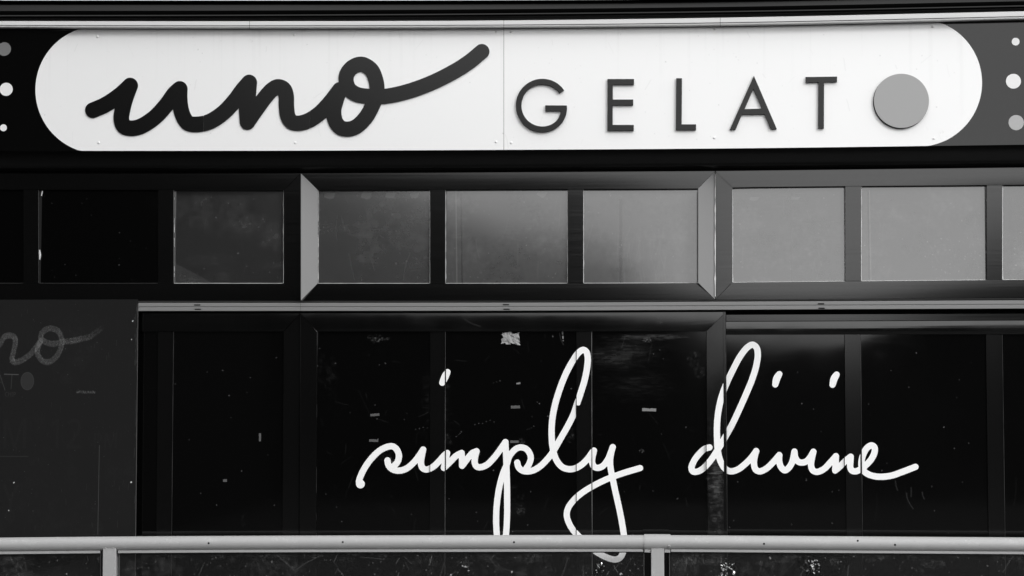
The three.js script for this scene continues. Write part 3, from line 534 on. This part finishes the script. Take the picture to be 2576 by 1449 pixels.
// ------------------------------------------------------------------ chalkboard in front of the left door
const board = thing('chalkboard', 'tall dark grey chalkboard with a faded chalk word at the left', 'chalkboard', P(175, 1340, 0.05));
{
  const W = 1024, H = 1024, X0 = -330, X1 = 350, Y0 = 755, Y1 = 2090;
  const w = 0.06, a = P(X0, Y0, w), b = P(346.8, 770, w).setY(P(0, Y1, w).y);
  const tex = sheet(W, H * 1.6, true, (g, w_, h_) => {
    const to = (x, y) => { const p = P(x, y, w); return [(p.x - a.x) / (b.x - a.x) * w_, (p.y - a.y) / (b.y - a.y) * h_]; }, k = w_ / ((b.x - a.x) / (8.64 / FOCAL));
    g.fillStyle = grey(27); g.fillRect(0, 0, w_, h_);
    for (let i = 0; i < 90; i++) smudge(g, rr(0, w_), rr(0, h_), rr(30, 120), rr(40, 160), rnd() < 0.5 ? 60 : 26, 0.05);
    for (let i = 0; i < 2200; i++) { g.fillStyle = grey(rnd() < 0.6 ? 70 : 20, rr(0.03, 0.12)); g.fillRect(rr(0, w_), rr(0, h_), 1, rr(5, 34)); }
    const B = (x, y) => to(x * 0.18229, 805 + y * 0.18229);
    const rub = (pts, lw, alpha, fade) => {
      if (!fade) { g.strokeStyle = grey(150, 0.17); g.lineWidth = lw * 0.95; g.lineJoin = g.lineCap = 'round'; g.beginPath(); new THREE.CatmullRomCurve3(pts.map((p) => new THREE.Vector3(...B(...p), 0))).getPoints(80).forEach((p, i) => (i ? g.lineTo(p.x, p.y) : g.moveTo(p.x, p.y))); g.stroke(); }
      const c = new THREE.CatmullRomCurve3(pts.map((p) => new THREE.Vector3(...B(...p), 0))), n = 90;
      for (let i = 0; i <= n; i++) { const p = c.getPoint(i / n), f = fade ? 1 - 0.75 * i / n : 1; for (let q = 0; q < 26; q++) { const an = rr(0, 7), d = Math.pow(rnd(), 0.35) * lw * 0.5; speck(g, p.x + Math.cos(an) * d, p.y + Math.sin(an) * d, rr(0.4, 1.1), 150, alpha * 1.35 * f * rr(0.4, 1.2)); } }
    };
    const lw = 13.5 * k;
    rub([[-80, 420], [0, 330], [60, 235], [130, 212], [205, 245], [208, 330], [185, 450], [165, 540], [195, 580], [300, 555], [420, 470], [510, 360], [560, 290]], lw, 0.19);
    rub([[560, 290], [525, 380], [515, 450], [545, 520], [610, 575], [690, 575], [790, 490], [840, 380], [852, 270], [810, 165], [700, 115], [600, 155], [560, 240], [620, 300], [730, 330], [870, 300]], lw, 0.2);
    rub([[870, 300], [980, 290], [1060, 275], [1140, 255], [1230, 235], [1310, 180], [1400, 110]], lw, 0.22, true);
    const line = (pts, lw2, al, v = 170) => { g.strokeStyle = grey(v, al); g.lineWidth = lw2; g.lineCap = 'round'; g.beginPath(); pts.forEach((p, i) => (i ? g.lineTo(...B(...p)) : g.moveTo(...B(...p)))); g.stroke(); };
    line([[60, 748], [255, 753]], 3, 0.34); line([[165, 760], [152, 950]], 2.4, 0.2); line([[0, 760], [70, 970]], 2.4, 0.22); line([[-60, 860], [20, 860]], 2, 0.16); line([[-110, 970], [0, 760]], 2.4, 0.2);
    { const [x, y] = B(377, 843); g.fillStyle = grey(150, 0.16); g.strokeStyle = grey(160, 0.2); g.lineWidth = 1.5; g.beginPath(); g.ellipse(x, y, 16.8 * k, 18.6 * k, 0, 0, 7); g.fill(); g.stroke(); }
    g.fillStyle = grey(150, 0.17); g.font = `${Math.round(13 * k)}px sans-serif`; { const [x, y] = B(66, 1056); g.fillText('CHIP', x, y); }
    line([[1060, 992], [1310, 996]], 7, 0.12); for (let i = 0; i < 60; i++) { const [x, y] = B(rr(1060, 1310), rr(975, 1012)); speck(g, x, y, rr(0.6, 1.3), 190, 0.3); }
    // ghosts of wiped opening hours
    g.font = `${Math.round(86 * k)}px sans-serif`; g.fillStyle = grey(120, 0.035); { const [x, y] = to(118, 1128); g.fillText('12', x, y); } g.font = `${Math.round(46 * k)}px sans-serif`; { const [x, y] = to(232, 1128); g.fillText('PM', x, y); }
    g.font = `${Math.round(86 * k)}px sans-serif`; { const [x, y] = to(0, 1128); g.fillText('M', x, y); } { const [x, y] = to(4, 1290); g.fillText('Y', x, y); }
    { const p = to(0, 1148), q = to(71, 1148); g.strokeStyle = grey(150, 0.18); g.lineWidth = 2; g.beginPath(); g.moveTo(...p); g.lineTo(...q); g.stroke(); }
    { const p = to(250, 1120), q = to(246, 1344); g.strokeStyle = grey(170, 0.35); g.lineWidth = 1.6; g.beginPath(); g.moveTo(...p); g.lineTo(...q); g.stroke(); }
    for (const [x, y] of [[334, 807.5], [331, 854], [330, 1213], [35, 1214], [22, 1284]]) { const q = to(x, y); speck(g, ...q, 2.4, 225, 0.95); }
    for (let i = 0; i < 120; i++) { const q = to(rr(0, 345), rr(765, 1345)); speck(g, ...q, rr(0.5, 1.2), 170, rr(0.2, 0.6)); }
    for (let i = 0; i < 50; i++) { const q = to(rr(0, 345), rr(765, 1345)); scratch(g, ...q, rr(4, 20), 1.57, 160, rr(0.1, 0.3), 0.8); }
    for (let i = 0; i < 40; i++) { const q = to(344 + rr(-5, 2), rr(765, 1345)); scratch(g, ...q, rr(6, 40), 1.57, 170, rr(0.1, 0.4), 1); }
  });
  tex.wrapS = tex.wrapT = THREE.ClampToEdgeWrapping;
  const g = slab(shapeOf([new THREE.Vector3(a.x, b.y, 0), new THREE.Vector3(b.x, b.y, 0), new THREE.Vector3(b.x, a.y, 0), new THREE.Vector3(a.x, a.y, 0)]), w, 0.005, 0.0006);
  const uv = g.attributes.uv, ps = g.attributes.position; for (let i = 0; i < uv.count; i++) uv.setXY(i, (ps.getX(i) - a.x) / (b.x - a.x), (ps.getY(i) - b.y) / (a.y - b.y));
  part('panel', g, phys({ map: tex, roughness: 0.8, specularIntensity: 0.25 }), board);
  const e0 = P(346.9, 764, w), e1 = P(346.9, 1340, w);
  const eg = new THREE.BoxGeometry(0.001, e0.y - e1.y + 0.8, 0.006); eg.translate(e0.x + 0.0003, (e0.y + e1.y) / 2 - 0.4, w - 0.002); part('edge_strip', eg, M.sealantBright, board);
}

// ------------------------------------------------------------------ vinyl lettering on the doors
const words = thing('window_lettering', 'white script lettering reading simply divine across the black doors', 'lettering', P(1600, 1200, 0.02));
{
  const k = 0.26855, F6 = (x, y) => [628.9 + x * k, 1069.1 + y * k], F7 = (x, y) => [1257.8 + x * k, 1069.1 + y * k], F3 = (x, y) => [1257.8 + x * k, 723.2 + y * k], F8 = (x, y) => [1886.7 + x * 0.26757, 1069.1 + y * 0.26757], F4 = (x, y) => [1886.7 + x * 0.26757, 723.2 + y * 0.26757], F2 = (x, y) => [628.9 + x * k, 723.2 + y * k];
  const r = 7.9;
  const simply = [
    { r: (t) => r + 3.2 * Math.max(0, 1 - t * 14), pts: [F6(1034, 552), F6(1022, 530), F6(1042, 465), F6(1085, 385), F6(1145, 305), F6(1215, 240), F6(1280, 207), F6(1335, 200), F6(1375, 230), F6(1395, 290), F6(1382, 345), F6(1345, 388)] },
    { r, pts: [F6(1288, 332), F6(1297, 375), F6(1335, 415), F6(1398, 428), F6(1465, 408), F6(1535, 350), F6(1590, 280), F6(1622, 230)] },
    { r, pts: [F6(1622, 230), F6(1606, 310), F6(1602, 365), F6(1618, 405), F6(1655, 417), F6(1715, 392), F6(1775, 335), F6(1815, 290), F6(1846, 262)] },
    { r, pts: [F6(1846, 262), F6(1832, 330), F6(1816, 402)] }, { r, pts: [F6(1816, 402), F6(1870, 350), F6(1930, 290), F6(1982, 262)] }, { r, pts: [F6(1982, 262), F6(1986, 320), F6(1987, 382)] },
    { r, pts: [F6(1987, 382), F6(2040, 312), F6(2085, 262), F6(2122, 246)] }, { r, pts: [F6(2122, 246), F6(2108, 300), F6(2105, 355), F6(2125, 390), F6(2165, 395), F6(2220, 372), F6(2290, 302), F6(2350, 222), F6(2393, 160)] },
    { r: r - 0.2, pts: [F6(2393, 160), F6(2398, 260), F6(2402, 380), F6(2407, 520), F6(2409, 700), F6(2408, 860), F6(2403, 960), F6(2394, 1050), F6(2362, 1140), F6(2325, 1100), F6(2312, 1020), F6(2306, 920), F6(2308, 800), F6(2322, 660), F6(2345, 540), F6(2375, 440), F6(2405, 370), F7(85, 300), F7(120, 250), F7(160, 218), F7(205, 210), F7(255, 232), F7(288, 300), F7(275, 360), F7(240, 415)] },
    { r, pts: [F7(162, 352), F7(172, 392), F7(205, 425), F7(250, 435), F7(310, 425), F7(375, 388), F7(430, 335), F7(485, 268), F7(560, 140), F7(640, 0), F3(690, 1185), F3(722, 1090), F3(752, 1000), F3(792, 870), F3(816, 750), F3(822, 660), F3(808, 602), F3(780, 584), F3(735, 612), F3(680, 690), F3(618, 805), F3(560, 950), F3(520, 1080), F3(495, 1200), F3(484, 1310), F7(484, 110), F7(490, 190), F7(505, 265), F7(535, 340), F7(585, 395), F7(645, 414), F7(705, 406), F7(765, 372), F7(825, 312), F7(860, 262), F7(880, 240)] },
    { r, pts: [F7(880, 240), F7(866, 300), F7(862, 345), F7(880, 388), F7(915, 402), F7(962, 385), F7(1010, 325), F7(1038, 260), F7(1056, 208)] },
    { r: r - 0.2, pts: [F7(1056, 208), F7(1038, 280), F7(1032, 340), F7(1037, 410), F7(1053, 490), F7(1080, 620), F7(1112, 760), F7(1140, 900), F7(1160, 1030), F7(1166, 1110), F7(1152, 1195), F7(1122, 1245), F7(1080, 1260), F7(1010, 1245), F7(920, 1200), F7(828, 1130), F7(745, 1050), F7(685, 985), F7(642, 910), F7(625, 840), F7(640, 775), F7(690, 705), F7(765, 638), F7(870, 572), F7(1000, 508), F7(1150, 452), F7(1312, 404)] },
  ];
  const dot1 = [{ r: (t) => 7.6 + 1.6 * Math.sin(t * Math.PI), pts: [F2(1850, 792), F2(1825, 840), F2(1801, 893)] }];
  const divine = [
    { r, pts: [F7(1962, 210), F7(1918, 224), F7(1868, 268), F7(1818, 335), F7(1794, 400), F7(1804, 432), F7(1838, 439), F7(1890, 417), F7(1960, 348), F7(2040, 232), F7(2110, 112), F7(2172, 0), F3(2238, 1150), F3(2300, 1010), F3(2362, 860), F3(2400, 735), F3(2415, 625), F3(2402, 562), F3(2366, 536), F3(2318, 560), F3(2250, 645), F3(2180, 775), F3(2128, 885), F3(2088, 985), F3(2060, 1085), F3(2040, 1200), F3(2032, 1320), F7(2034, 140), F7(2042, 250), F7(2065, 338), F7(2102, 402), F7(2152, 433), F7(2222, 420), F7(2300, 362), F7(2360, 300), F7(2400, 245)] },
    { r, pts: [F8(58, 245), F8(43, 300), F8(37, 365), F8(55, 420), F8(90, 436), F8(150, 412), F8(220, 348), F8(275, 283)] }, { r, pts: [F8(275, 283), F8(274, 335), F8(290, 392), F8(326, 426), F8(365, 402), F8(398, 345), F8(412, 285), F8(418, 250)] },
    { r, pts: [F8(418, 250), F8(424, 300), F8(448, 340), F8(488, 354), F8(535, 338), F8(575, 290), F8(596, 252)] }, { r, pts: [F8(596, 252), F8(580, 320), F8(574, 375), F8(590, 425), F8(630, 441), F8(692, 416), F8(760, 348), F8(808, 293)] },
    { r, pts: [F8(808, 293), F8(806, 360), F8(801, 428)] }, { r, pts: [F8(801, 428), F8(850, 385), F8(900, 335), F8(947, 298)] }, { r, pts: [F8(947, 298), F8(944, 350), F8(942, 395), F8(958, 428), F8(992, 436), F8(1042, 415), F8(1098, 370), F8(1148, 310), F8(1174, 240), F8(1166, 203), F8(1140, 192), F8(1098, 218), F8(1064, 280), F8(1048, 350), F8(1056, 412), F8(1100, 457), F8(1170, 482), F8(1240, 487), F8(1330, 476), F8(1435, 440), F8(1555, 394)] },
  ];
  const dots = [[F4(276, 814), F4(252, 855), F4(238, 912)], [F4(815, 818), F4(791, 858), F4(776, 915)]].map((pts) => ({ r: (t) => 7.6 + 1.5 * Math.sin(t * Math.PI), pts }));
  const zones = [[600, 1081.3, 0.006], [1082.3, 1118.8, 0.014], [1122, 1448.9, 0.006], [1450.6, 1487.8, 0.014], [1489.4, 1776.2, 0.006], [1777.6, 1824.2, 0.0215], [1826.6, 2123.2, -0.045], [2125.2, 2164.2, -0.037], [2166, 2500, -0.045]];
  const word = (strokes, name, label, box) => {
    const all = [];
    for (const [a, b, w] of zones) {
      if (b < box[0] || a > box[2]) continue;
      const x0 = Math.max(a - 4, box[0]), x1 = Math.min(b + 4, box[2]); if (x1 - x0 < 6) continue;
      let shapes = []; try { shapes = strokeShapes(strokes, { x0, y0: box[1], x1, y1: box[3], step: 1.1, w: w + 0.0012, clip: [(x) => a - x, (x) => x - b, (x, y) => (a === 1450.6 ? Math.min(1020.5 - (x - 1450) * 0.12 < y ? 9 : -9, 1075 - y, 9) : -9)] }); } catch (e) { continue; }
      if (shapes.length) all.push(slab(shapes, w + 0.0012, 0.0011));
    }
    part(name, mergeGeometries(all), M.vinyl, words, label);
  };
  word(simply, 'word', 'the word simply', [880, 860, 1640, 1440]);
  word(divine, 'word', 'the word divine', [1720, 850, 2330, 1220]);
  word(dot1, 'dot', 'dot above the first word', [1090, 915, 1150, 985]);
  word([dots[0]], 'dot', 'left dot above the second word', [1930, 920, 1980, 990]);
  word([dots[1]], 'dot', 'right dot above the second word', [2075, 920, 2120, 990]);
}

// ------------------------------------------------------------------ scraps of tape and a torn sticker
const scraps = [
  [654, 1100, 5.4, 20, 0, 'upright grey scrap of tape on the left door', 0], [566, 1209, 10, 6.6, 0, 'small grey scrap of tape low on the left door', 0], [943, 1043.6, 23, 6, 0.08, 'grey scrap of tape above the letter s, upper of two', 0.006],
  [940, 1108.5, 23, 6, -0.04, 'bent grey scrap of tape just above the letter s', 0.006], [1296.6, 1024, 23, 7, 0.02, 'grey scrap of tape left of the tall letter l', 0.006], [1304, 964.5, 10, 4, 0.15, 'tiny pale scrap of tape under the torn sticker', 0.006],
  [1294, 1111.3, 21.5, 5.8, 0, 'grey scrap of tape touching the letter p', 0.006], [1633, 1031, 35, 7, -0.03, 'long pale scrap of tape right of the letter l', 0.006],
];
for (const [x, y, ww, h, a, label, w] of scraps) {
  const c = P(x, y, w + 0.001), t = thing('tape_scrap', label, 'tape', c, 'scraps of tape left on the doors');
  const pts = [], s = (EYE.z - w) / FOCAL, n = 9;
  for (let i = 0; i <= n; i++) pts.push([(i / n - 0.5) * ww, -h / 2 + rr(-0.2, 0.2)]);
  for (let i = n; i >= 0; i--) pts.push([(i / n - 0.5) * ww, h / 2 + (label.startsWith('bent') && i === n ? 4 : 0) + rr(-0.5, 0.8)]);
  const sh = shapeOf(pts.map(([u, v]) => new THREE.Vector3(c.x + (u * Math.cos(a) - v * Math.sin(a)) * s, c.y + (u * Math.sin(a) + v * Math.cos(a)) * -s * -1 * 1, 0)));
  part('strip', slab(sh, w + 0.0016, 0.0012), label.includes('pale') ? M.scrap : M.tape, t);
}
function crumple(x, y, ww, h, w, depth, s, jag = 0.18, torn = 0) {
  const n = 14, m = 10, pos = [], idx = [], c = P(x, y, w), sc = (EYE.z - w) / FOCAL;
  for (let j = 0; j <= m; j++) for (let i = 0; i <= n; i++) {
    const u = i / n - 0.5, v = j / m - 0.5, e = 1 - jag + 2 * jag * vnoise(i * 0.9, j * 0.9, s);
    pos.push(c.x + u * ww * e * sc, c.y + v * h * e * sc, w + 0.0005 + depth * fbm(i * 0.55, j * 0.55, s + 9, 2));
  }
  for (let j = 0; j < m; j++) for (let i = 0; i < n; i++) { if (torn && fbm(i * 0.42, j * 0.5, s + 3, 2) < torn) continue; if (hash(i, j, s) < (i === 0 || j === 0 || i === n - 1 || j === m - 1 ? 0.3 : 0)) continue; const a = j * (n + 1) + i; idx.push(a, a + 1, a + n + 1, a + 1, a + n + 2, a + n + 1); }
  const g = new THREE.BufferGeometry(); g.setAttribute('position', new THREE.Float32BufferAttribute(pos, 3)); g.setIndex(idx); const q = g.toNonIndexed(); q.computeVertexNormals(); return q;
}
M.paper.side = M.foil.side = THREE.DoubleSide;
{ const t = thing('torn_sticker', 'torn crumpled white sticker at the top of the middle door', 'sticker', P(1285, 851, 0.006)); part('paper', crumple(1285, 851, 43, 30, 0.007, 0.012, 5), M.paper, t); }

// ------------------------------------------------------------------ balustrade: handrail, posts, glass
const WR = 0.16;
const balustrade = thing('balustrade', 'pale painted balustrade with round handrail and dirty glass panels', 'balustrade', (() => { const p = P(1288, 1380, WR); p.y = 0; return p; })());
const RAD = 0.0302;
{
  const pts = []; for (let x = XL; x <= XR; x += 100) pts.push(P(x, gripTop(x) + 17.8, WR));
  const tube = (a, b, r) => { const q = []; const n = Math.max(2, Math.round((b - a) / 80)); for (let i = 0; i <= n; i++) { const x = a + (b - a) * i / n; q.push(P(x, gripTop(x) + 17.8, WR)); } const g = new THREE.TubeGeometry(new THREE.CatmullRomCurve3(q), n * 3, r, 40, false); const uv = g.attributes.uv, ps = g.attributes.position; for (let i = 0; i < uv.count; i++) uv.setXY(i, ps.getX(i), uv.getY(i) * r * 6.283); return g; };
  const rail = part('handrail', tube(XL, XR, RAD), M.paint, balustrade);
  for (const [x, y] of [[528.5, 1366.5], [864.6, 1363.7], [1294, 1364], [1920.6, 1368], [2249, 1370.5], [2156, 1360.5]]) {
    const c = P(x, gripTop(x) + 17.8, WR), dy = P(x, y, WR + RAD).y - c.y, an = Math.asin(Math.max(-1, Math.min(1, dy / RAD)));
    const g = new THREE.CylinderGeometry(0.0042, 0.0042, 0.0016, 18); g.rotateX(Math.PI / 2); g.translate(0, 0, RAD - 0.0004); g.rotateX(-an); g.translate(c.x, c.y, c.z); part('screw_hole', g, M.hole, rail);
  }
  // splice sleeve over the seam with its rivet
  const sleeve = part('sleeve', tube(1620.5, 1686.5, RAD + 0.0038), M.paint, balustrade);
  for (const x of [1620.5, 1686.5]) { const c = P(x, gripTop(x) + 17.8, WR), g = new THREE.RingGeometry(RAD - 0.002, RAD + 0.0038, 40); g.rotateY(x < 1650 ? -Math.PI / 2 : Math.PI / 2); g.translate(c.x, c.y, c.z); part('sleeve_lip', g, M.paintShade = M.paintShade || std({ color: lin(0.5), roughness: 0.6, side: THREE.DoubleSide }), sleeve); }
  { const c = P(1682.5, gripTop(1682) + 17.8, WR), g = new THREE.TorusGeometry(0.0036, 0.0022, 10, 24), h = new THREE.CylinderGeometry(0.0018, 0.0018, 0.001, 12); h.rotateX(Math.PI / 2); h.translate(0, 0, 0.001); for (const q of [g, h]) { q.translate(0, 0, RAD + 0.0044); q.rotateX(0.42); q.translate(c.x, c.y, c.z); } part('rivet', g, M.paint, sleeve); part('rivet_hole', h, M.hole, sleeve); }
  // glazing bar under the tube, in lengths between the posts
  const bt = shift(gripTop, 34.5), bb = shift(gripTop, 42.3);
  const runs = [[XL, 252], [297, 1618], [1688, XR]];
  for (const [a, b] of runs) {
    part('glazing_bar', sweep(a, b, [[bt, WR - 0.02], [bt, WR + 0.012], [shift(bt, 1), WR + 0.017], [shift(bb, -1), WR + 0.017], [bb, WR + 0.012], [bb, WR - 0.02]], 20, 0.4), M.paint, balustrade);
    part('gasket', sweep(a, b, [[bb, WR - 0.012], [bb, WR + 0.011], [shift(bb, 1.6), WR + 0.011], [shift(bb, 1.6), WR - 0.012]], 20, 0.4), M.hole, balustrade);
  }
  for (const [a, b] of [[1621, 1637], [1671.5, 1686]]) part('bracket', poly([[a, gripTop(a) + 43.5], [b, gripTop(b) + 44], [b, gripTop(b) + 31], [a, gripTop(a) + 34]], WR + 0.019, 0.036, 0.002), M.paint, balustrade);
  for (const [a, b] of [[258.6, 291.4], [1637.8, 1670.6]]) {
    const p0 = P(a, 1378, WR + 0.025), p1 = P(b, 1378, WR + 0.025), y = p0.y;
    const s = shapeOf([new THREE.Vector3(p0.x, 0.02, 0), new THREE.Vector3(p1.x, 0.02, 0), new THREE.Vector3(p1.x, y, 0), new THREE.Vector3(p0.x, y, 0)]);
    const post = part('post', slab(s, WR + 0.025, 0.05, 0.0025), M.paint, balustrade);
    const f = new THREE.BoxGeometry(0.12, 0.012, 0.12); f.translate((p0.x + p1.x) / 2, 0.014, WR); part('foot_plate', f, M.paint, post);
    const wl = []; for (let i = 0; i <= 10; i++) { const u = i / 10, q = new THREE.SphereGeometry(rr(0.003, 0.0055), 8, 6); q.scale(1.4, 0.7, 0.7); q.translate(p0.x + (p1.x - p0.x) * u, y + rr(-0.002, 0.002), WR + 0.0235); wl.push(q); } part('weld', mergeGeometries(wl), M.paint, post);
  }
  // glass, with a film of dust, scratches and splashes on its face
  const glass = new THREE.MeshPhysicalMaterial({ color: lin(0.92), roughness: 0.02, transmission: 1, thickness: 0, ior: 1.5 });
  const dust = sheet(2048, 256, false, (g, W, H) => {
    g.fillStyle = grey(2); g.fillRect(0, 0, W, H);
    for (let i = 0; i < 160; i++) smudge(g, rr(0, W), rr(0, H), rr(10, 60), rr(6, 40), 255, 0.012);
    for (let i = 0; i < 1500; i++) speck(g, rr(0, W), rr(0, H), rr(0.4, 1.1), 255, rr(0.04, 0.25));
    for (let i = 0; i < 120; i++) scratch(g, rr(0, W), rr(0, H), rr(6, 60), rr(0, 6.3), 255, rr(0.03, 0.14), 0.8);
    for (let i = 0; i < 80; i++) smudge(g, rr(0, W), rr(0, 22), rr(6, 26), rr(2, 8), 255, 0.04);
    for (let i = 0; i < 12; i++) { const x = rr(0, W); for (let q = 0; q < 4; q++) scratch(g, x + rr(-8, 8), rr(0, 60), rr(6, 26), rr(0.8, 2.3), 255, rr(0.06, 0.2), 0.8); }
    for (let i = 0; i < 16; i++) speck(g, rr(0, W), rr(10, 100), rr(1, 1.8), 255, rr(0.3, 0.7));
  });
  dust.wrapT = THREE.ClampToEdgeWrapping;
  const grime = std({ color: lin(0.7), roughness: 0.8, transparent: true, alphaMap: dust });
  const yT = P(1288, gripTop(1288) + 41, WR).y;
  for (const [a, b] of [[XL, 254], [300.5, 1620], [1684, XR]]) {
    const x0 = P(a, 1400, WR).x, x1 = P(b, 1400, WR).x, y0 = 0.1;
    const g = new THREE.PlaneGeometry(x1 - x0, yT - y0); g.translate((x0 + x1) / 2, (yT + y0) / 2, WR);
    const pane = part('glass_panel', g, glass, balustrade);
    const d = g.clone(); d.translate(0, 0, 0.0015); const uv = d.attributes.uv, ps = d.attributes.position; for (let i = 0; i < uv.count; i++) uv.setXY(i, (ps.getX(i) + 3) / 4.6, 1 - (yT - ps.getY(i)) / 0.575); part('grime', d, grime, pane);
    for (const x of [x0, x1]) { const q = new THREE.BoxGeometry(0.0016, yT - y0, 0.009); q.translate(x, (yT + y0) / 2, WR); part('glass_edge', q, M.sealantBright, pane); }
    const br = new THREE.BoxGeometry(x1 - x0, 0.03, 0.034); br.translate((x0 + x1) / 2, 0.09, WR); part('bottom_rail', br, M.paint, balustrade);
  }
  const foils = [[1168.5, 1424, 26, 24, 'shiny remains of a sticker on the glass below the word simply'], [1510, 1428, 22, 26, 'shiny remains of a sticker on the glass under the letter y tail'], [1832, 1432, 34, 30, 'crumpled shiny sticker on the glass right of the post'], [2044, 1426, 40, 32, 'torn shiny sticker on the glass farthest from the post']];
  foils.forEach(([x, y, ww, h, label], i) => { const t = thing('sticker_remains', label, 'sticker', P(x, y, WR + 0.002), 'sticker remains on the balustrade glass'); part('foil', crumple(x, y, ww, h, WR + 0.003, 0.02, 50 + i * 3, 0.2, [0.56, 0.5, 0.42, 0.42][i]), M.foil, t); });
}

renderer.render(scene, camera);
